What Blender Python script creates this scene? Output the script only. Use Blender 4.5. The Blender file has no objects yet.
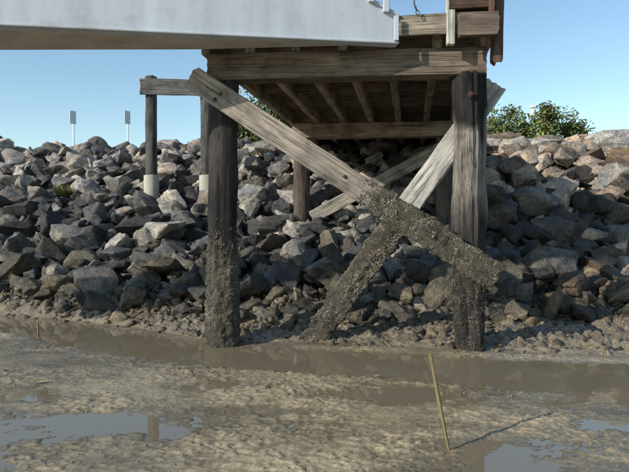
import bpy, math, random
import numpy as np
from mathutils import Vector, Matrix, Euler
rng=np.random.RandomState(7); random.seed(7)
scene=bpy.context.scene
# ---------------------------------------------------------------- noise
def _h(ix,iy,iz,seed):
    n=(ix.astype(np.int64)*374761393+iy.astype(np.int64)*668265263+iz.astype(np.int64)*2147483647+seed*1274126177)&0xffffffff
    n=((n^(n>>13))*1274126177)&0xffffffff
    n=(n^(n>>16))&0xffffffff
    n=(n*2246822519)&0xffffffff
    n=(n^(n>>15))&0xffffff
    return n/float(0xffffff)*2-1
def noise(x,y,z=0.0,seed=0):
    x=np.asarray(x,float);y=np.asarray(y,float);z=np.zeros_like(x)+z
    ix=np.floor(x);iy=np.floor(y);iz=np.floor(z)
    fx=x-ix;fy=y-iy;fz=z-iz
    ix=ix.astype(np.int64);iy=iy.astype(np.int64);iz=iz.astype(np.int64)
    s=lambda t:t*t*t*(t*(t*6-15)+10)
    fx,fy,fz=s(fx),s(fy),s(fz)
    r=0
    for dx in(0,1):
        for dy in(0,1):
            for dz in(0,1):
                w=(fx if dx else 1-fx)*(fy if dy else 1-fy)*(fz if dz else 1-fz)
                r=r+w*_h(ix+dx,iy+dy,iz+dz,seed)
    return r
def fbm(x,y,z=0.0,o=4,seed=0):
    a=1;r=0
    for i in range(o):
        r=r+a*noise(np.asarray(x)*2**i,np.asarray(y)*2**i,np.asarray(z)*2**i,seed+i*17);a*=.5
    return r
# ---------------------------------------------------------------- materials
def new_mat(name):
    m=bpy.data.materials.new(name);m.use_nodes=True
    nt=m.node_tree;b=nt.nodes['Principled BSDF'];return m,nt,b
def N(nt,t,**k):
    n=nt.nodes.new(t)
    for a,v in k.items():
        if a in n.inputs: n.inputs[a].default_value=v
        else: setattr(n,a,v)
    return n
def ramp(nt,pts):
    r=nt.nodes.new('ShaderNodeValToRGB');e=r.color_ramp.elements
    while len(e)<len(pts): e.new(.5)
    for i,(p,c) in enumerate(pts):
        e[i].position=p; e[i].color=(c,c,c,1) if not hasattr(c,'__len__') else (*c,1)
    return r
def mult(nt,a,b,fac=1.0,mode='MULTIPLY'):
    m=nt.nodes.new('ShaderNodeMix');m.data_type='RGBA';m.blend_type=mode;m.inputs[0].default_value=fac
    nt.links.new(a,m.inputs[6]);nt.links.new(b,m.inputs[7]);return m.outputs[2]
def coords(nt,scale,world=False):
    tc=N(nt,'ShaderNodeTexCoord');oi=N(nt,'ShaderNodeObjectInfo')
    mp=N(nt,'ShaderNodeMapping');mp.inputs['Scale'].default_value=scale
    if world: nt.links.new(tc.outputs['Object'],mp.inputs['Vector'])
    else:
        sc=N(nt,'ShaderNodeMath',operation='MULTIPLY');sc.inputs[1].default_value=37.0
        nt.links.new(oi.outputs['Random'],sc.inputs[0])
        ad=N(nt,'ShaderNodeVectorMath',operation='ADD')
        nt.links.new(tc.outputs['Object'],ad.inputs[0]);nt.links.new(sc.outputs[0],ad.inputs[1])
        nt.links.new(ad.outputs[0],mp.inputs['Vector'])
    return mp.outputs[0]
def zrough(nt,b,z0,z1,r0,r1):
    g=N(nt,'ShaderNodeNewGeometry');s=N(nt,'ShaderNodeSeparateXYZ');nt.links.new(g.outputs['Position'],s.inputs[0])
    m=N(nt,'ShaderNodeMapRange');m.inputs[1].default_value=z0;m.inputs[2].default_value=z1;m.inputs[3].default_value=r0;m.inputs[4].default_value=r1
    nt.links.new(s.outputs['Z'],m.inputs[0]);nt.links.new(m.outputs[0],b.inputs['Roughness'])
def mat_wood():
    m,nt,b=new_mat('weathered_wood');L=nt.links.new
    at=N(nt,'ShaderNodeAttribute',attribute_name='Col')
    n1=N(nt,'ShaderNodeTexNoise',Scale=1.0,Detail=6.0,Roughness=.65);L(coords(nt,(24,24,.9)),n1.inputs['Vector'])
    n2=N(nt,'ShaderNodeTexNoise',Scale=1.0,Detail=4.0,Roughness=.6);L(coords(nt,(95,95,1.3)),n2.inputs['Vector'])
    n3=N(nt,'ShaderNodeTexNoise',Scale=4.5,Detail=6.0,Roughness=.65);L(coords(nt,(1,1,.6)),n3.inputs['Vector'])
    r1=ramp(nt,[(.3,.55),(.5,.97),(.72,1.3)]);L(n1.outputs[0],r1.inputs[0])
    r2=ramp(nt,[(.36,.22),(.43,1),(1,1.1)]);L(n2.outputs[0],r2.inputs[0])
    r3=ramp(nt,[(.34,(.48,.47,.46)),(.5,(.95,.95,.95)),(.68,(1.32,1.3,1.28))]);L(n3.outputs[0],r3.inputs[0])
    c=mult(nt,at.outputs['Color'],r1.outputs[0]);c=mult(nt,c,r2.outputs[0]);c=mult(nt,c,r3.outputs[0])
    L(c,b.inputs['Base Color']);b.inputs['Roughness'].default_value=.85
    b.inputs['Specular IOR Level'].default_value=.25
    bp=N(nt,'ShaderNodeBump',Strength=.6,Distance=.010)
    ad=N(nt,'ShaderNodeMath',operation='ADD');L(n1.outputs[0],ad.inputs[0]);L(r2.outputs[0],ad.inputs[1])
    L(ad.outputs[0],bp.inputs['Height']);L(bp.outputs[0],b.inputs['Normal']);return m
def mat_attr(name,rough=.8,nscale=14,lo=.65,hi=1.3,bump=.5,dist=.01,detail=8,spec=.3,speck=False):
    m,nt,b=new_mat(name);L=nt.links.new
    at=N(nt,'ShaderNodeAttribute',attribute_name='Col')
    n1=N(nt,'ShaderNodeTexNoise',Scale=nscale,Detail=float(detail),Roughness=.72 if speck else .68);L(coords(nt,(1,1,1),True),n1.inputs['Vector'])
    r1=ramp(nt,[(.32,lo),(.68,hi)]);L(n1.outputs[0],r1.inputs[0])
    c=mult(nt,at.outputs['Color'],r1.outputs[0])
    if speck:
        n2=N(nt,'ShaderNodeTexNoise',Scale=3.2,Detail=4.0);L(coords(nt,(1,1,1),True),n2.inputs['Vector'])
        r2=ramp(nt,[(.35,(.62,.65,.70)),(.65,(1.35,1.24,1.08))]);L(n2.outputs[0],r2.inputs[0]);c=mult(nt,c,r2.outputs[0])
        n3=N(nt,'ShaderNodeTexNoise',Scale=70.0,Detail=3.0,Roughness=.6);L(coords(nt,(1,1,1),True),n3.inputs['Vector'])
        r3=ramp(nt,[(.36,.5),(.5,1.0),(.64,1.7)]);L(n3.outputs[0],r3.inputs[0]);c=mult(nt,c,r3.outputs[0])
    L(c,b.inputs['Base Color']);b.inputs['Roughness'].default_value=rough;b.inputs['Specular IOR Level'].default_value=spec
    bp=N(nt,'ShaderNodeBump',Strength=bump,Distance=dist);L(n1.outputs[0],bp.inputs['Height']);L(bp.outputs[0],b.inputs['Normal'])
    return m
def mat_plain(name,col,rough=.6,metal=0,var=.25,scale=8,streak=False):
    m,nt,b=new_mat(name);L=nt.links.new
    n=N(nt,'ShaderNodeTexNoise',Scale=float(scale),Detail=7.0,Roughness=.6)
    L(coords(nt,(1,1,.15) if streak else (1,1,1),True),n.inputs['Vector'])
    r=ramp(nt,[(.3,tuple(c*(1-var) for c in col)),(.7,tuple(min(1,c*(1+var)) for c in col))]);L(n.outputs[0],r.inputs[0])
    c=r.outputs[0]
    if streak:
        n2=N(nt,'ShaderNodeTexNoise',Scale=1.6,Detail=8.0,Roughness=.7);L(coords(nt,(1,1,1.6),True),n2.inputs['Vector'])
        r2=ramp(nt,[(.33,(.74,.71,.66)),(.47,(1,1,1))]);L(n2.outputs[0],r2.inputs[0]);c=mult(nt,c,r2.outputs[0],.9)
    L(c,b.inputs['Base Color']);b.inputs['Roughness'].default_value=rough;b.inputs['Metallic'].default_value=metal
    bp=N(nt,'ShaderNodeBump',Strength=.25,Distance=.005);L(n.outputs[0],bp.inputs['Height']);L(bp.outputs[0],b.inputs['Normal'])
    return m
WOOD=mat_wood()
ROCK=mat_attr('riprap_stone',.72,12,.42,1.6,.9,.035,8,.4,speck=True)
zrough(ROCK.node_tree,ROCK.node_tree.nodes['Principled BSDF'],.5,1.5,.42,.78)
BARN=mat_attr('barnacle_shell',.75,60,.6,1.3,.6,.006,3)
LEAF=mat_attr('leaf',.55,30,.8,1.2,.1,.002,2)
STEEL=mat_plain('rusty_steel',(.07,.035,.025),.8,.3,.5,30)
GALV=mat_plain('dark_galvanised_steel',(.06,.06,.06),.5,.7,.3,20)
WHITE=mat_plain('white_paint',(.7,.71,.7),.5,0,.08,10)
# ---------------------------------------------------------------- mesh helpers
def mesh_obj(name,V,F,mat,parent=None,col=None,smooth=False,sharp=None):
    me=bpy.data.meshes.new(name);V=np.asarray(V,float)
    if isinstance(F,np.ndarray):
        k=F.shape[1];nf=len(F)
        me.vertices.add(len(V));me.vertices.foreach_set('co',V.ravel().astype(np.float32))
        me.loops.add(nf*k);me.loops.foreach_set('vertex_index',F.ravel().astype(np.int32))
        me.polygons.add(nf);me.polygons.foreach_set('loop_start',(np.arange(nf)*k).astype(np.int32))
        me.polygons.foreach_set('loop_total',np.full(nf,k,np.int32))
        me.update(calc_edges=True)
    else: me.from_pydata([tuple(v) for v in V],[],F);me.update()
    if col is not None:
        a=me.color_attributes.new('Col','FLOAT_COLOR','POINT')
        c=np.ones((len(V),4),np.float32);c[:,:3]=np.asarray(col);a.data.foreach_set('color',c.ravel())
    if smooth:
        me.polygons.foreach_set('use_smooth',np.ones(len(me.polygons),bool))
        if sharp: me.set_sharp_from_angle(angle=math.radians(sharp))
    me.materials.append(mat);ob=bpy.data.objects.new(name,me);scene.collection.objects.link(ob)
    if parent: ob.parent=parent
    return ob
def empty(name,loc=(0,0,0)):
    e=bpy.data.objects.new(name,None);scene.collection.objects.link(e);e.empty_display_size=.2;return e
def frame(p0,p1,up=(0,0,1)):
    z=(Vector(p1)-Vector(p0));L=z.length;z.normalize();up=Vector(up)
    if abs(z.dot(up))>.95: up=Vector((0,1,0))
    x=up.cross(z).normalized();y=z.cross(x)
    M=Matrix((x,y,z)).transposed().to_4x4();M.translation=Vector(p0);return M,L
def loft(name,p0,p1,section,parent,colf,rings=60,groove=.006,gs=14,seed=0,ragged=.01,rf=None,rot=0,up=(0,0,1),mat=None,bend=0,crust=None):
    M,L=frame(p0,p1,up);S=np.array(section,float);n=len(S)
    t=np.linspace(0,1,rings);Z=np.repeat(t*L,n);X=np.tile(S[:,0],rings);Y=np.tile(S[:,1],rings)
    r=np.sqrt(X**2+Y**2)+1e-6
    g=fbm(X*gs+seed*3.1,Y*gs,Z*1.1,3,seed)*groove+noise(X*5,Y*5,Z*3,seed+5)*groove*.8
    k=1+g/r*1.0
    if crust is not None:
        m=np.clip(crust(Z/L),0,1);k=k+m*(.012+.02*fbm(X*16,Y*16,Z*16,3,seed+60))/r
    if rf is not None: k=k*rf(Z/L,np.arctan2(Y,X))
    X=X*k;Y=Y*k
    Y=Y+bend*np.sin(Z/L*math.pi)
    e0=np.repeat(t==0,n);e1=np.repeat(t==1,n)
    Zr=Z.copy();rag=noise(X*30,Y*30,0,seed+9)*ragged
    Zr[e0]+=rag[e0];Zr[e1]+=rag[e1]
    V=np.stack([X,Y,Zr],1);F=[]
    for i in range(rings-1):
        a=i*n;
        for j in range(n):
            k2=(j+1)%n;F.append((a+j,a+k2,a+n+k2,a+n+j))
    V=np.vstack([V,[[S[:,0].mean(),S[:,1].mean(),0],[S[:,0].mean(),S[:,1].mean(),L-ragged*.5]]])
    c0=rings*n;b=(rings-1)*n
    for j in range(n):
        k2=(j+1)%n;F.append((c0,k2,j));F.append((c0+1,b+j,b+k2))
    if callable(colf): col=colf(np.append(Z/L,[0,1]),V)
    else: col=np.tile(np.array(colf,float),(len(V),1))
    ob=mesh_obj(name,V,F,mat or WOOD,parent,col,True,35);ob.matrix_world=M
    return ob
def rect(w,h,k=6,c=.008):
    a,b=w/2,h/2;pts=[]
    cor=[(-a,-b),(a,-b),(a,b),(-a,b)]
    for i in range(4):
        p=np.array(cor[i]);q=np.array(cor[(i+1)%4]);d=(q-p)/np.linalg.norm(q-p)
        for t in np.linspace(0,1,k): pts.append(tuple(p+d*c+(q-p-2*d*c)*t))
    return pts
def circ(r,n=40): return [(r*math.cos(2*math.pi*i/n),r*math.sin(2*math.pi*i/n)) for i in range(n)]
def add_box(V,F,c,s,R=None):
    o=len(V)
    for sx in(-1,1):
        for sy in(-1,1):
            for sz in(-1,1):
                v=Vector((s[0]/2*sx,s[1]/2*sy,s[2]/2*sz))
                if R is not None: v=R@v
                V.append(tuple(v+Vector(c)))
    for f in((0,1,3,2),(4,6,7,5),(0,4,5,1),(2,3,7,6),(0,2,6,4),(1,5,7,3)): F.append(tuple(o+i for i in f))
def bevel(ob,w=.006,seg=2):
    m=ob.modifiers.new('b','BEVEL');m.width=w;m.segments=seg;m.limit_method='ANGLE'
# ---------------------------------------------------------------- terrain
def S_(x): return np.interp(x,[-60,-5,-2.5,-1.2,0,1.7,3.2,8,60],[12,9.4,8.2,7.25,7.15,6.75,6.45,6.2,6.2])
def R_(x): return np.interp(x,[-60,-5,-2.5,-1,0,1.7,4,60],[12.5,9.6,8.6,7.95,7.75,7.9,8.0,8.0])
def YC(x): return np.interp(x,[-60,-4.1,-2.3,-.65,.82,2.2,6,60],[11.2,8.4,7.1,6.35,5.95,5.55,5.3,5.3])
PUD=[(-1.35,4.30,.75,.30),(-2.4,4.95,.55,.2),(.67,5.05,.6,.2),(1.12,3.62,.36,.36),(2.05,4.26,.36,.14),(-.3,4.6,.35,.08),(-2.1,3.6,.4,.12),(2.6,4.9,.6,.12),(-.9,5.3,.5,.08)]
def ground(x,y):
    s=S_(x);r=R_(x);yc=YC(x)
    fine=np.clip(1.2-np.hypot(x,y-5)/30,0,1)
    rough=np.clip(.8+.6*noise(x*1.7,y*2.3,0,77),.3,1.3)
    wx=x+.04*noise(x*9,y*9,0,51);wy=y+.04*noise(x*9,y*9,0,52)
    rid=1-np.abs(noise(wx*15,wy*26,0,4))*2
    rid2=1-np.abs(noise(wx*34,wy*50,0,14))*2
    m=.012+.010*fbm(x*.9,y*1.4,0,3,1)+fine*(.005*noise(x*6,y*9,0,2)+rough*(.0045*noise(x*12,y*20,0,3)-.006*np.clip(rid,0,1)**2-.004*np.clip(rid2,0,1)**2+.007*noise(wx*27,wy*36,0,5)+.004*noise(x*58,y*66,0,6)+.0035))
    cw=np.where(y<yc,.42,.6)
    m=m-.055*np.exp(-((y-yc)/cw)**4)
    wx=x+.18*noise(x*3,y*3,0,31)+.07*noise(x*10,y*10,0,33);wy=y+.10*noise(x*3,y*3,0,32)+.05*noise(x*11,y*11,0,34)
    for a,b,c,d in PUD: m=m-.030*np.exp(-(((wx-a)/c)**2+((wy-b)/d)**2)**1.3)
    bank=.0+.10*np.clip((y-s)/np.maximum(r-s,.1),0,1)+np.clip((y-s)/.3,0,1)*(.04*noise(x*6,y*6,0,6)+.03*noise(x*15,y*15,0,7)+.02*noise(x*34,y*34,0,8)+.025)
    m=np.where(y>s-.25,m*np.clip(1-(y-s+.25)/.5,0,1)+bank,m)
    u=np.clip(y-11.5,0,None)
    lo=.29*np.clip(np.minimum(y,11.5)-r,0,None)
    z=m+lo+.5*u
    top=3.15+.1*noise(x*.8,y*.8,0,11)
    return np.minimum(z,top)
def axis(lo,hi,step,far,g=1.12):
    a=list(np.arange(lo,hi,step));s=step;v=a[-1]
    while v<far[1]: s*=g;v+=s;a.append(v)
    s=step;v=a[0];b=[]
    while v>far[0]: s*=g;v-=s;b.append(v)
    return np.array(b[::-1]+a)
ax=axis(-4.3,4.3,.013,(-900,900));ay=axis(3.2,8.2,.012,(-500,1200))
X,Y=np.meshgrid(ax,ay);Z=ground(X,Y)
nx,ny=len(ax),len(ay)
V=np.stack([X.ravel(),Y.ravel(),Z.ravel()],1)
I=np.arange(nx*ny).reshape(ny,nx)
F=np.stack([I[:-1,:-1].ravel(),I[:-1,1:].ravel(),I[1:,1:].ravel(),I[1:,:-1].ravel()],1)
x,y,z=V.T
flat=np.array([.31,.25,.155]);bankc=np.array([.17,.138,.095]);dirt=np.array([.045,.04,.032])
k1=np.clip((y-S_(x)+.1)/.3,0,1)[:,None];k2=np.clip((y-R_(x))/.5,0,1)[:,None]
col=flat*(1-k1)+bankc*k1;col=col*(1-k2)+dirt*k2
col*=(1+.22*fbm(x*1.3,y*1.8,0,5,41)+.10*noise(x*25,y*30,0,42))[:,None]
wetz=np.clip((z-.0)/.020,0,1)[:,None];col=np.where(k2<.5,col*(.48+.56*wetz),col)
gm=mat_attr('wet_mud',.42,45,.62,1.35,.7,.006,6,.6)
nt=gm.node_tree;zrough(nt,nt.nodes['Principled BSDF'],.001,.022,.12,.46)
mesh_obj('ground',V,F,gm,None,col,True)
wm,nt,b=new_mat('muddy_water');b.inputs['Base Color'].default_value=(.185,.152,.098,1);b.inputs['Roughness'].default_value=.015;b.inputs['IOR'].default_value=1.5
n=N(nt,'ShaderNodeTexNoise',Scale=5.0,Detail=3.0);nt.links.new(coords(nt,(1,1.6,1),True),n.inputs['Vector'])
bp=N(nt,'ShaderNodeBump',Strength=.025,Distance=.02);nt.links.new(n.outputs[0],bp.inputs['Height']);nt.links.new(bp.outputs[0],b.inputs['Normal'])
mesh_obj('water',[(-900,-500,0),(900,-500,0),(900,13,0),(-900,13,0)],[(0,1,2,3)],wm)
# ---------------------------------------------------------------- rocks
import bmesh
def rock_proto(seed,sub=True):
    r=np.random.RandomState(seed);bm=bmesh.new();n=r.randint(10,20)
    p=r.normal(size=(n,3));p/=np.linalg.norm(p,axis=1)[:,None];p*=r.uniform(.8,1.12,(n,1))
    p=np.sign(p)*np.abs(p)**.8
    for q in p: bm.verts.new(q)
    res=bmesh.ops.convex_hull(bm,input=bm.verts)
    bmesh.ops.delete(bm,geom=[g for g in set(res['geom_interior']+res['geom_unused']) if isinstance(g,bmesh.types.BMVert)],context='VERTS')
    bmesh.ops.dissolve_limit(bm,angle_limit=.3,verts=bm.verts,edges=bm.edges)
    bmesh.ops.bevel(bm,geom=list(bm.edges),offset=.085,segments=2 if sub else 1,affect='EDGES',profile=.6,clamp_overlap=True)
    bmesh.ops.triangulate(bm,faces=bm.faces)
    if sub:
        for th in(.5,.22):
            le=[e for e in bm.edges if e.calc_length()>th]
            bmesh.ops.subdivide_edges(bm,edges=le,cuts=1);bmesh.ops.triangulate(bm,faces=bm.faces)
    bm.verts.index_update();V=np.array([v.co[:] for v in bm.verts]);F=np.array([[v.index for v in f.verts] for f in bm.faces]);bm.free()
    if sub:
        d=.11*fbm(V[:,0]*2.0+seed,V[:,1]*2.0,V[:,2]*2.0,4,seed)-.05*np.clip(1-np.abs(noise(V[:,0]*2.5,V[:,1]*2.5+seed,V[:,2]*2.5,seed+3))*5,0,1);V=V*(1+d)[:,None]
    return V,F
PRO=[rock_proto(s) for s in range(30)];PROS=[rock_proto(s,False) for s in range(100,112)]
def rotm(tilt=1.0): return np.array(Euler((rng.normal()*.35*tilt,rng.normal()*.35*tilt,rng.uniform(0,6.283)),'XYZ').to_matrix())
GX,GY=np.meshgrid(np.arange(-13,13,.05),np.arange(6,18,.05));GZ=ground(GX,GY)
def gz(x,y):
    if 6<=y<17.9 and -13<x<12.9: return float(GZ[int((y-6)/.05),int((x+13)/.05)])
    return float(ground(np.array([x]),np.array([y]))[0])
AV,AF,AC=[],[],[];off=0
def put(x,y,sx,sy,sz,zoff,col,pro,tilt=1.0,z=None):
    global off
    V,F=pro[rng.randint(len(pro))];V=(V*np.array([sx,sy,sz]))@rotm(tilt).T
    if z is None: z=gz(x,y)
    V=V+np.array([x,y,z+zoff]);AV.append(V);AF.append(F+off)
    AC.append(np.tile(col,(len(V),1)));off+=len(V)
def rockcol(x,y,z):
    u=rng.uniform()
    if z>1.75+.45*rng.normal():
        base=np.array([.29,.265,.24])*rng.uniform(.5,1.45)
        if u<.18: base=base*np.array([1.04,.97,.9])
        if u>.66: base=base*.36
    elif z>.6+.25*rng.normal():
        base=np.array([.062,.061,.060])*rng.uniform(.4,1.7)
        if u<.15: base=np.array([.32,.30,.27])*rng.uniform(.5,1.1)
    else:
        base=np.array([.075,.065,.048])*rng.uniform(.5,1.5)
        if u<.13: base=np.array([.19,.17,.135])*rng.uniform(.7,1.1)
    if x>3: base=base*np.array([1.05,.94,.83])*.92
    return base
PIL=[(-1.06,7.09),(1.71,6.82),(-.27,12.03),(2.49,11.8),(-3.54,13.3),(-2.34,13.3)]
def clear(x,y,r): return all((x-a)**2+(y-b)**2>(r+.15)**2 for a,b in PIL)
yy=7.6
while yy<17.0:
    hx=yy*.56+1.0
    xx=-hx
    s=.215 if yy<11.5 else .265
    while xx<hx:
        x=xx+rng.uniform(-.11,.11);y=yy+rng.uniform(-.11,.11)
        if y>R_(x)+rng.uniform(-.2,.25):
            q=rng.lognormal(-2.05,.42);q=min(q,.32)
            if y<R_(x)+.7:q*=.8
            if y>12: q*=1.15
            if clear(x,y,q*.7):
                z=gz(x,y);put(x,y,q*rng.uniform(.95,1.7),q*rng.uniform(.8,1.15),q*rng.uniform(.55,.9),q*rng.uniform(.1,.7),rockcol(x,y,z),PRO,1.5,z)
        xx+=s
    yy+=s*.9
for i in range(430):
    y=rng.uniform(8.3,16.5);x=rng.uniform(-1,1)*(y*.56+1)
    if y<R_(x)+.3: continue
    q=rng.uniform(.15,.28)*(1.0 if y<11 else 1.2)
    if x>2.6: q*=1.3
    if abs(x-y*.12)<1.9 and y>12 : q*=.75
    if clear(x,y,q):
        z=gz(x,y);put(x,y,q*rng.uniform(1,1.8),q*rng.uniform(.8,1.1),q*rng.uniform(.5,.8),q*.5+.08,rockcol(x,y,z),PRO,1.1,z)
for i in range(80):
    x=rng.uniform(-10.5,10.5);y=rng.uniform(15.3,16.6)
    if -1.2<x-(y-7)*.156<2.8: continue
    q=rng.uniform(.2,.42);put(x,y,q*1.3,q,q*.75,.12,np.array([.28,.255,.225])*rng.uniform(.45,1.3),PRO,.8)
for (x,y,sx,sy,sz,dz,c) in [(-2.85,11.3,.85,.4,.2,.36,.26),(-1.75,10.4,.36,.3,.22,.25,.13),(-4.7,11.8,.45,.35,.25,.25,.2),(-1.3,12.6,.5,.35,.28,.3,.3),(1.15,9.2,.3,.24,.22,.2,.2),
    (5.3,10.4,.62,.4,.35,.3,.12),(3.6,9.3,.46,.35,.3,.22,.10),(6.6,13.2,.7,.45,.4,.35,.22),(2.9,8.6,.3,.25,.2,.12,.11),(-3.4,9.5,.4,.3,.25,.15,.10),(-.35,9.9,.35,.25,.22,.25,.2),(.55,8.5,.28,.2,.18,.12,.17),(4.4,12.2,.6,.42,.33,.3,.17),(7.5,15.4,.8,.5,.4,.3,.33),(5.6,15.2,.6,.4,.35,.3,.33)]:
    put(x,y,sx,sy,sz,dz,np.array([1,.95,.87])*c,PRO,.35)
for i in range(3600):
    x=rng.uniform(-5.5,5.2);s0=float(S_(x));r0=float(R_(x));y=s0-.06+(r0+.9-s0)*rng.uniform()**.7
    q=rng.lognormal(-3.85,.6);q=min(q,.10)
    if y>r0-.3: q*=1.3
    put(x,y,q*1.3,q,q*.7,q*.05,np.array([.14,.115,.08])*rng.uniform(.5,1.3),PROS,1.5)
ro=mesh_obj('riprap_rocks',np.vstack(AV),np.vstack(AF),ROCK,None,np.vstack(AC),True,50)
nrock=off
# mud crumbs / worm casts on the flat
AV,AF,AC=[],[],[];off=0
cx=rng.uniform(-3.6,3.4,260);cy=3.1+rng.uniform(0,1,260)**.8*3.4
j=rng.randint(260,size=3600);px=np.where(rng.uniform(size=3600)<.75,cx[j]+rng.normal(size=3600)*.09,rng.uniform(-3.6,3.6,3600));py=np.where(px==cx[j],0,cy[j]+rng.normal(size=3600)*.07)
pz=ground(px,py)
for x,y,z in zip(px,py,pz):
    if z<.003 or abs(x)>y*.56+.1: continue
    q=min(rng.lognormal(-5.35,.35),.010)
    put(x,y,q*1.3,q*1.1,q*.6,-q*.1,flat*rng.uniform(.55,.9),PROS,2,z)
mesh_obj('mud_crumbs',np.vstack(AV),np.vstack(AF),gm,None,np.vstack(AC),True,60)
# ---------------------------------------------------------------- barnacles (vectorised)
def barnacles(name,src,parent,filt,n,rmin=.005,rmax=.014,seed=0,tone=(.27,.235,.185)):
    r=np.random.RandomState(seed);me=src.data;M=np.array(src.matrix_world);nv=len(me.vertices)
    co=np.empty(nv*3);me.vertices.foreach_get('co',co);co=co.reshape(-1,3)@M[:3,:3].T+M[:3,3]
    me.calc_loop_triangles();T=np.empty(len(me.loop_triangles)*3,int);me.loop_triangles.foreach_get('vertices',T);T=T.reshape(-1,3)
    A,B,C=co[T[:,0]],co[T[:,1]],co[T[:,2]];cr=np.cross(B-A,C-A);ar=np.linalg.norm(cr,axis=1);nn=cr/(ar[:,None]+1e-12)
    idx=r.choice(len(T),n*4,p=ar/ar.sum());w=r.dirichlet((1,1,1),n*4)
    P=A[idx]*w[:,:1]+B[idx]*w[:,1:2]+C[idx]*w[:,2:];Nn=nn[idx]
    k=filt(P,r);P=P[k][:n];Nn=Nn[k][:n];m=len(P)
    Nn=Nn+r.normal(size=(m,3))*.2;Nn/=np.linalg.norm(Nn,axis=1)[:,None]
    t=np.cross(Nn,r.normal(size=(m,3)));t/=np.linalg.norm(t,axis=1)[:,None];bt=np.cross(Nn,t)
    clump=.75+.6*noise(P[:,0]*14,P[:,1]*14,P[:,2]*14,seed)
    rad=r.uniform(rmin,rmax,m)*clump*np.where(r.uniform(size=m)<.06,1.6,1);h=rad*r.uniform(.3,.9,m)
    col=np.array(tone)*r.uniform(.6,1.25,(m,1));dk=r.uniform(size=m)<.4;col[dk]=np.array([.055,.047,.036])*r.uniform(.6,1.7,(dk.sum(),1))
    col*=(1+.5*noise(P[:,0]*5,P[:,1]*5,P[:,2]*5,seed+3))[:,None]
    Vs=[];Cs=[];K=6
    for rr,hh,cm in((1.15,-.3,.8),(.8,.55,1),(.35,1.0,1.1)):
        for q in range(K):
            a=q*2*math.pi/K;rq=rad*rr*r.uniform(.85,1.15,m)
            Vs.append(P+t*(math.cos(a)*rq)[:,None]+bt*(math.sin(a)*rq)[:,None]+Nn*(h*hh)[:,None]);Cs.append(col*cm)
    Vs.append(P+Nn*(h*.6)[:,None]);Cs.append(col*.3)
    nvp=3*K+1;V=np.stack(Vs,1).reshape(-1,3);Cc=np.stack(Cs,1).reshape(-1,3);f=[]
    for L_ in(0,K):
        for q in range(K):
            a,b_=L_+q,L_+(q+1)%K;f+=[(a,b_,b_+K),(a,b_+K,a+K)]
    for q in range(K): f.append((2*K+q,2*K+(q+1)%K,3*K))
    f=np.array(f);F=(f[None]+(np.arange(m)*nvp)[:,None,None]).reshape(-1,3)
    return mesh_obj(name,V,F,BARN,parent,Cc,False)
# ---------------------------------------------------------------- pier
pier=empty('timber_pier')
U=Vector((.9952,-.0975,0));Vd=Vector((.156,.988,0)).normalized()
Lp=Vector((-1.06,7.09,0));Rp=Vector((1.71,6.82,0))
def mixc(a,b_,t): t=np.clip(t,0,1)[:,None];return np.array(a)*(1-t)+np.array(b_)*t
crustc=(.07,.06,.045)
def colL(t,V):
    nz=.12*noise(V[:,0]*9,V[:,1]*9,V[:,2]*2,3)
    c=mixc((.02,.018,.017),(.048,.042,.038),(t-.5+nz)/.3)
    k=np.clip((.46-t+nz*.2)/.03,0,1)[:,None];return c*(1-k)+np.array(crustc)*k
def rL(t,th): return 1.03-.05*t+.03*noise(np.cos(th)*1.5,np.sin(th)*1.5,t*5,12)
pl=loft('front_pile',(-1.08,7.09,-.4),(-1.045,7.09,3.03),circ(.168,56),pier,colL,150,.014,16,1,.01,rL,crust=lambda t:(.47-t)/.03)
def colR(t,V):
    nz=.08*noise(V[:,0]*9,V[:,1]*9,V[:,2]*3,4)
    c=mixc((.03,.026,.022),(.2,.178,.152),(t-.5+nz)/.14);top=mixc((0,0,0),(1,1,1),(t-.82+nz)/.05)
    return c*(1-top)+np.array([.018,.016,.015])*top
def rR(t,th):
    base=np.interp(t,[0,.12,.2,.3,.45,.8,.9,1],[.98,.86,.8,.92,.93,.93,1.06,1.08])
    hol=np.exp(-((th+1.9)/.45)**2)*np.exp(-((t-.2)/.09)**2)
    gr=np.exp(-((th+1.4)/.12)**2)*np.clip((t-.3)*5,0,1)*.1
    return base*(1-.45*hol-gr)+.06*noise(np.cos(th)*2,np.sin(th)*2,t*7,22)
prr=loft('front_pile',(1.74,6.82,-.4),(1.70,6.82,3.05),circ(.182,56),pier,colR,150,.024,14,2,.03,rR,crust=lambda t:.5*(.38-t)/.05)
def VAR(c,s): 
    r=np.random.RandomState(s);return tuple(np.array(c)*r.uniform(.75,1.25))
for k in(0,1,2):
    o=Vd*(5.0*k)
    a=Lp+o-U*.14+Vector((0,0,3.18));b_=Rp+o+U*.17+Vector((0,0,3.18))
    loft('cap_beam',a,b_,rect(.285,.29,8),pier,(.175,.135,.10) if k==0 else (.28,.22,.16),60,.008,9,30+k,.012)
for o,bz in((Lp+Vd*4.96+U*.03,.9),(Rp+Vd*5.0,.9)):
    loft('back_pile',(o.x,o.y,bz),(o.x,o.y,3.03),circ(.16,32),pier,(.10,.078,.062),40,.01,14,40,.01)
ns=7
for i in range(ns):
    f=i/(ns-1)
    a=Lp.lerp(Rp,f*1.12-.06)-Vd*.10+Vector((0,0,3.45));b_=a+Vd*11.3
    loft('stringer',a,b_,rect(.10,.25,5),pier,VAR((.34,.27,.19),50+i),70,.006,12,50+i,.02)
for k,dv in enumerate((2.4,7.4)):
    a=Lp+Vd*dv-U*.1+Vector((0,0,3.49));b_=Rp+Vd*dv+U*.1+Vector((0,0,3.49))
    loft('blocking',a,b_,rect(.06,.18,4),pier,(.2,.155,.115),30,.004,12,70+k,.01)
dv=-.22;i=0
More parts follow.
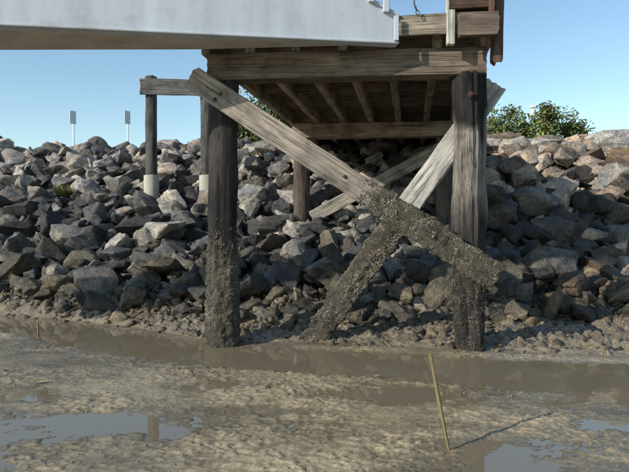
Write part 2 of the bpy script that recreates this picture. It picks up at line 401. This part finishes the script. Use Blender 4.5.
while dv<11.2:
    w=.19;a=Lp-U*.25+Vd*(dv+w/2)+Vector((0,0,3.61));b_=Rp+U*.22+Vd*(dv+w/2)+Vector((0,0,3.61))
    loft('deck_plank',a,b_,rect(w,.07,3),pier,VAR((.28,.22,.16),200+i),16,.003,12,80+i,.012)
    dv+=w+.012;i+=1
for s,q in((-1,Lp-U*.2),(1,Rp+U*.17)):
    a=q-Vd*.15+Vector((0,0,3.72));loft('deck_kerb',a,a+Vd*11,rect(.14,.14,4),pier,(.22,.18,.14),40,.006,10,300+s,.02)
def PB(name,p0,p1,w,h,c,seed,r=.01): return loft(name,p0,p1,rect(w,h,5),pier,c,24,.005,12,seed,r)
PB('fascia_board',(.86,6.60,3.52),(1.93,6.49,3.54),.05,.22,(.26,.215,.165),401)
PB('hinge_block',(1.42,6.53,3.76),(1.9,6.48,3.77),.14,.20,(.10,.06,.042),402)
PB('hinge_block',(1.50,6.41,3.47),(1.90,6.37,3.47),.09,.24,(.13,.098,.075),403,.03)
PB('rail_post',(1.44,6.52,3.3),(1.43,6.52,4.6),.08,.09,(.42,.42,.35),404)
PB('rail_post',(1.95,6.60,3.15),(1.98,6.60,4.6),.10,.13,(.12,.078,.06),405,.04)
PB('rail_post',(1.83,6.40,3.5),(1.86,6.40,4.6),.05,.06,(.11,.06,.04),406)
PB('hand_rail',(1.0,6.62,4.45),(1.93,6.62,4.45),.05,.12,(.25,.2,.15),407)
tail=np.array(crustc)
def colB1(t,V):
    nz=.03*noise(V[:,0]*9,V[:,1]*9,V[:,2]*3,4);c=mixc((.34,.29,.235),(.25,.21,.17),t*1.5)
    k=np.clip((t-.585+nz)/.04,0,1)[:,None];return c*(1-k)+tail*k
b1=loft('diagonal_brace',(-1.37,6.86,3.04),(1.95,6.55,.83),rect(.085,.27,11),pier,colB1,150,.008,12,501,.03,None,crust=lambda t:(t-.59)/.04)
def colB2(t,V):
    k=np.clip((t-.45)/.05,0,1)[:,None];return np.array([.47,.44,.39])*(1-k)+tail*k
b2=loft('diagonal_brace',(2.07,7.08,3.0),(-.05,7.27,-.02),rect(.10,.27,11),pier,colB2,150,.012,12,502,.03,None,crust=lambda t:(t-.50)/.04)
loft('back_brace',(-.05,11.85,1.50),(2.5,11.6,2.85),rect(.07,.25,6),pier,(.3,.27,.22),40,.006,12,503,.02)
P1=np.array((-1.37,6.86,3.04));D1=np.array((1.95,6.55,.83))-P1
P2=np.array((2.07,7.08,3.0));D2=np.array((-.05,7.27,-.02))-P2
bpy.context.view_layer.update()
barnacles('brace_barnacles',b1,pier,lambda P,r:((P-P1)@D1/(D1@D1))>.585+r.normal(size=len(P))*.014,9500,.004,.011,1,(.165,.14,.10))
barnacles('brace_barnacles',b2,pier,lambda P,r:((P-P2)@D2/(D2@D2))>.50+r.normal(size=len(P))*.02,10500,.004,.011,2,(.175,.148,.11))
barnacles('pile_barnacles',pl,pier,lambda P,r:(P[:,2]<1.22+r.normal(size=len(P))*.09)&(P[:,2]>-.03),12000,.004,.011,3,(.135,.115,.085))
barnacles('pile_barnacles',prr,pier,lambda P,r:(P[:,2]<.95+r.normal(size=len(P))*.12)&(P[:,2]>-.03),3500,.004,.011,4,(.10,.083,.062))
def bolt(p,n=(0,-1,0),r=.021):
    M,L=frame(p,Vector(p)+Vector(n)*.05);V=[];F=[]
    for (rr,z) in((r*1.7,0),(r*1.7,.008),(r,.009),(r,.03),(r*.8,.034)):
        for k in range(8): V.append(M@Vector((rr*math.cos(k*math.pi/4),rr*math.sin(k*math.pi/4),z)))
    for L_ in range(4):
        for k in range(8): F.append((L_*8+k,L_*8+(k+1)%8,L_*8+8+(k+1)%8,L_*8+8+k))
    F.append(tuple(32+k for k in range(8)))
    mesh_obj('bolt',[tuple(v) for v in V],F,STEEL,pier)
for p in((-1.04,6.81,2.84),(-1.10,6.81,2.78),(.33,6.68,1.92),(1.68,6.62,2.8)): bolt(p)
def chain(pts,name='chain',r=.018):
    V=[];F=[];P=[Vector(p) for p in pts];k=0
    for a,b_ in zip(P[:-1],P[1:]):
        L=(b_-a).length;n=max(1,int(L/(r*2.6)))
        for i in range(n):
            c=a.lerp(b_,(i+.5)/n);M,_=frame(c,c+(b_-a));rt=Matrix.Rotation(math.pi/2*(k%2),4,'Z');k+=1
            o=len(V)
            for u in range(12):
                A=u*math.pi/6
                for v in range(5):
                    B=v*2*math.pi/5;q=r+.006*math.cos(B)
                    V.append(tuple(M@rt@Vector((q*.75*math.cos(A),.006*math.sin(B),q*1.35*math.sin(A)))))
            for u in range(12):
                for v in range(5): F.append((o+u*5+v,o+((u+1)%12)*5+v,o+((u+1)%12)*5+(v+1)%5,o+u*5+(v+1)%5))
    return mesh_obj(name,V,F,GALV,pier)
chain([(1.06,6.5,4.2),(1.05,6.5,3.72),(1.1,6.5,3.6)],r=.022)
chain([(1.50,6.42,4.1),(1.6,6.40,3.98),(1.72,6.38,3.95),(1.86,6.36,4.1)],r=.018)
# ---------------------------------------------------------------- gangway
gw=empty('gangway')
GM=mat_plain('pale_blue_grey_painted_steel',(.45,.48,.51),.55,0,.14,5,True)
GU=mat_plain('gangway_soffit',(.48,.43,.36),.8,0,.2,3)
n0=Vector((.87,6.58,0));n1=Vector((-9,5.03,0));gd=(n1-n0).normalized();gn=Vector((gd.y,-gd.x,0))
if gn.y>0: gn=-gn
def prism(name,poly,z0,z1,mat):
    n=len(poly);V=[(p[0],p[1],z0) for p in poly]+[(p[0],p[1],z1) for p in poly]
    F=[tuple(range(n))[::-1],tuple(range(n,2*n))]+[(i,(i+1)%n,n+(i+1)%n,n+i) for i in range(n)]
    ob=mesh_obj(name,V,F,mat,gw);bevel(ob,.008);return ob
prism('soffit',[(.85,6.62),(-9,5.07),(-9,6.05),(-3.7,6.88),(-1.3,6.86),(.85,6.66)],3.345,3.44,GU)
L=(n1-n0).length
prof=[(0,3.33),(L,3.33),(L,4.6),(3.0,4.55),(1.3,4.2),(.5,3.86),(0,3.62)]
def girder(name,o,prof,th,mat):
    V=[];n=len(prof)
    for s in(0,1):
        for a,z in prof:
            p=o+gd*a-gn*(th*s);V.append((p.x,p.y,z))
    F=[tuple(range(n)),tuple(range(n,2*n))[::-1]]+[(i,n+i,n+(i+1)%n,(i+1)%n) for i in range(n)]
    ob=mesh_obj(name,V,F,mat,gw);bevel(ob,.01);return ob
girder('side_girder',n0+gn*.03,prof,.06,GM)
girder('bottom_flange',n0+gn*.06,[(-.02,3.315),(L,3.315),(L,3.345),(-.02,3.345)],.16,GM)
girder('nose_flange',n0+gn*.055,[(-.02,3.60),(-.02,3.635),(.5,3.885),(1.3,4.225),(3.0,4.58),(3.0,4.55),(1.3,4.195),(.5,3.855)],.11,GM)
for a,z in((.12,3.70),(.28,3.80),(.46,3.90)):
    V=[];F=[];p=n0+gd*a+gn*.03;add_box(V,F,(p.x,p.y,z),(.07,.10,.13));ob=mesh_obj('bracket',V,F,GM,gw);bevel(ob,.01)
V=[];F=[];p=n0+gd*.02+gn*.08;add_box(V,F,(p.x,p.y,3.47),(.05,.03,.26));bevel(mesh_obj('end_plate',V,F,GM,gw),.005)
# ---------------------------------------------------------------- post & rail
fe=empty('post_and_rail_barrier')
gp=(.085,.082,.078)
loft('post',(-3.54,13.3,1.7),(-3.53,13.3,4.54),circ(.125,28),fe,gp,40,.008,14,601,.02)
loft('post',(-2.34,13.3,1.7),(-2.34,13.3,4.3),circ(.125,28),fe,gp,40,.008,14,602,.02)
loft('rail',(-3.72,13.14,4.30),(-1.9,13.14,4.26),rect(.06,.34,6),fe,(.13,.122,.113),40,.005,12,603,.02)
SC=mat_attr('sleeve_concrete',.85,12,.8,1.15,.3,.01)
for xx in(-3.54,-2.34): loft('concrete_sleeve',(xx,13.3,1.6),(xx,13.3,2.42),circ(.16,28),fe,(.42,.39,.33),12,.006,6,604,.01,mat=SC)
# ---------------------------------------------------------------- signs
for x,yaw in((-7.85,.9),(-6.08,.9)):
    e=empty('marker_sign')
    V=[];F=[];add_box(V,F,(x,20,4.0),(.05,.05,1.9));bevel(mesh_obj('pole',V,F,WHITE,e),.008)
    V=[];F=[];add_box(V,F,(x,19.96,4.78),(.22,.02,.42),Matrix.Rotation(yaw,3,'Z'));bevel(mesh_obj('plate',V,F,WHITE,e),.006)
e=empty('marker_post');V=[];F=[];add_box(V,F,(7.3,20.5,4.2),(.14,.14,2.0));add_box(V,F,(7.3,20.5,5.22),(.2,.2,.08));bevel(mesh_obj('bollard_post',V,F,WHITE,e),.01)
# ---------------------------------------------------------------- foliage
def bush(name,cx,cy,z0,w,d,h,n,seed,ls=.07,tone=(.12,.16,.045)):
    r=np.random.RandomState(seed);e=empty(name);cl=[]
    for i in range(52):
        a=r.uniform(-1,1);b=r.uniform(-1,1)
        hh=h*(1-.45*a*a)*r.uniform(.3,1);cl.append((cx+a*w/2,cy+b*d/2,z0+hh*.88,r.uniform(.09,.2)*h))
    V=[];F=[];C=[]
    for i in range(n):
        ci=r.randint(len(cl));c=cl[ci];p=r.normal(size=3);p/=np.linalg.norm(p);p*=c[3]*r.uniform(.35,1.25)
        q=Vector((c[0]+p[0]*1.2,c[1]+p[1],c[2]+p[2]));nn=Vector(r.normal(size=3)+np.array([-.3,-.3,.4])).normalized();t=nn.orthogonal().normalized()
        t=(Matrix.Rotation(r.uniform(0,6.3),3,nn)@t);bt=nn.cross(t);s=ls*r.uniform(.6,1.3);o=len(V)
        V+=[tuple(q-t*s),tuple(q+bt*s*.45),tuple(q+t*s),tuple(q-bt*s*.45)];F.append((o,o+1,o+2,o+3))
        k=np.array(tone)*r.uniform(.5,1.4)*np.array([r.uniform(.8,1.4),1,1])*(.6+.8*((ci*37)%10)/10);C+=[k]*4
    mesh_obj('leaves',V,F,LEAF,e,np.array(C))
    for c in cl[:16]:
        loft('branch',(cx+(c[0]-cx)*.4,cy,z0-.4),(c[0],c[1],c[2]),circ(.02,6),e,(.1,.08,.06),6,.002,5,seed)
bush('bush',6.85,19.5,3.15,3.3,1.6,2.15,15000,1,.06)
bush('bush',-1.9,20.5,3.15,2.6,1.5,2.6,8000,2,.07)
bush('bush',-.6,22,3.15,2.0,1.5,2.4,3000,3,.07)
def weeds(name,L_):
    V=[];F=[];C=[];r=np.random.RandomState(5)
    for cx,cy,rad,n in L_:
        zz=gz(cx,cy)+.15
        for i in range(n):
            a=r.uniform(0,6.28);q=rad*math.sqrt(r.uniform());p=Vector((cx+q*math.cos(a),cy+q*math.sin(a)*.6,zz));h=r.uniform(.1,.33)
            d=Vector((r.normal()*.5,r.normal()*.5,1)).normalized();s=Vector((math.cos(a),math.sin(a),0))*.018;o=len(V)
            V+=[tuple(p-s),tuple(p+s),tuple(p+d*h)];F.append((o,o+1,o+2));k=np.array([.15,.16,.06])*r.uniform(.6,1.5);C+=[k]*3
    mesh_obj(name,V,F,LEAF,None,np.array(C))
weeds('weeds',[(-5.6,13.9,.3,350),(5.5,15.2,.3,120)])
hv=[];hf=[];nr=24;na=48
for i in range(nr+1):
    for j in range(na):
        a=j*2*math.pi/na;q=i/nr;x=-36.5+9*q*math.cos(a);y=62+9*q*math.sin(a);hv.append((x,y,3.0+9.2*max(0,math.cos(q*math.pi/2))**.8+.3*float(noise(np.array([x]),np.array([y]))[0])))
for i in range(nr):
    for j in range(na): k=(j+1)%na;hf.append((i*na+j,(i+1)*na+j,(i+1)*na+k,i*na+k))
mesh_obj('distant_hill',hv,hf,mat_attr('hill_scrub',.9,1.2,.6,1.3,.5,.3),None,np.tile([.06,.06,.05],(len(hv),1)),True)
# ---------------------------------------------------------------- stake and debris
st=loft('bamboo_stake',(.865,3.80,-.1),(.735,3.86,.605),circ(.0115,12),None,(.16,.125,.06),40,.003,30,700,.004,bend=.012)
loft('driftwood_twig',(-3.45,7.6,-.03),(-3.46,7.62,.18),circ(.012,8),None,(.2,.17,.12),10,.002,20,701)
def leaf(x,y,c,s=.07):
    V=[];z=gz(x,y);z=max(z,0)+.012
    for a,b_,h in((-1,0,.01),(-.3,.35,0),(.6,.3,.01),(1,0,.02),(.5,-.3,.01),(-.4,-.3,.015)): V.append((x+a*s,y+b_*s+a*s*.4,z+h))
    mesh_obj('fallen_leaf',V,[tuple(range(6))],LEAF,None,np.tile(c,(6,1)))
leaf(-2.42,5.35,(.5,.32,.18),.085);leaf(.55,5.55,(.4,.3,.2),.05);leaf(-1.1,4.9,(.3,.2,.1),.03)
# ---------------------------------------------------------------- light & camera
sd=Vector((1.04,.68,-.60)).normalized()
el=math.asin(.60/math.sqrt(1.04**2+.68**2+.36));rot=math.atan2(-1.04,-.68)%(2*math.pi)
w=bpy.data.worlds.new('World');scene.world=w;w.use_nodes=True;nt=w.node_tree
sk=nt.nodes.new('ShaderNodeTexSky');sk.sky_type='NISHITA';sk.sun_disc=False;sk.sun_elevation=el;sk.sun_rotation=rot
sk.air_density=1.0;sk.dust_density=0.2;sk.ozone_density=1.8
tint=nt.nodes.new('ShaderNodeMix');tint.data_type='RGBA';tint.blend_type='MULTIPLY';tint.inputs[0].default_value=1;tint.inputs[7].default_value=(1.18,1.24,1.18,1)
nt.links.new(sk.outputs[0],tint.inputs[6])
bg=nt.nodes['Background'];bg.inputs['Strength'].default_value=.148;nt.links.new(tint.outputs[2],bg.inputs['Color'])
sl=bpy.data.lights.new('sun','SUN');sl.energy=5;sl.angle=math.radians(.5);sl.color=(1,.95,.86)
so=bpy.data.objects.new('sun',sl);scene.collection.objects.link(so);so.rotation_euler=sd.to_track_quat('-Z','Y').to_euler()
cd=bpy.data.cameras.new('camera');cd.lens=35;cd.sensor_width=36;cd.clip_end=3000;cd.clip_start=.05
co=bpy.data.objects.new('camera',cd);scene.collection.objects.link(co);co.location=(0,0,1.45)
co.rotation_euler=(math.radians(90-1.5),0,0);scene.camera=co
scene.view_settings.view_transform='Standard';scene.view_settings.look='None';scene.view_settings.exposure=0
print('rocks verts',nrock,'crumbs',off)
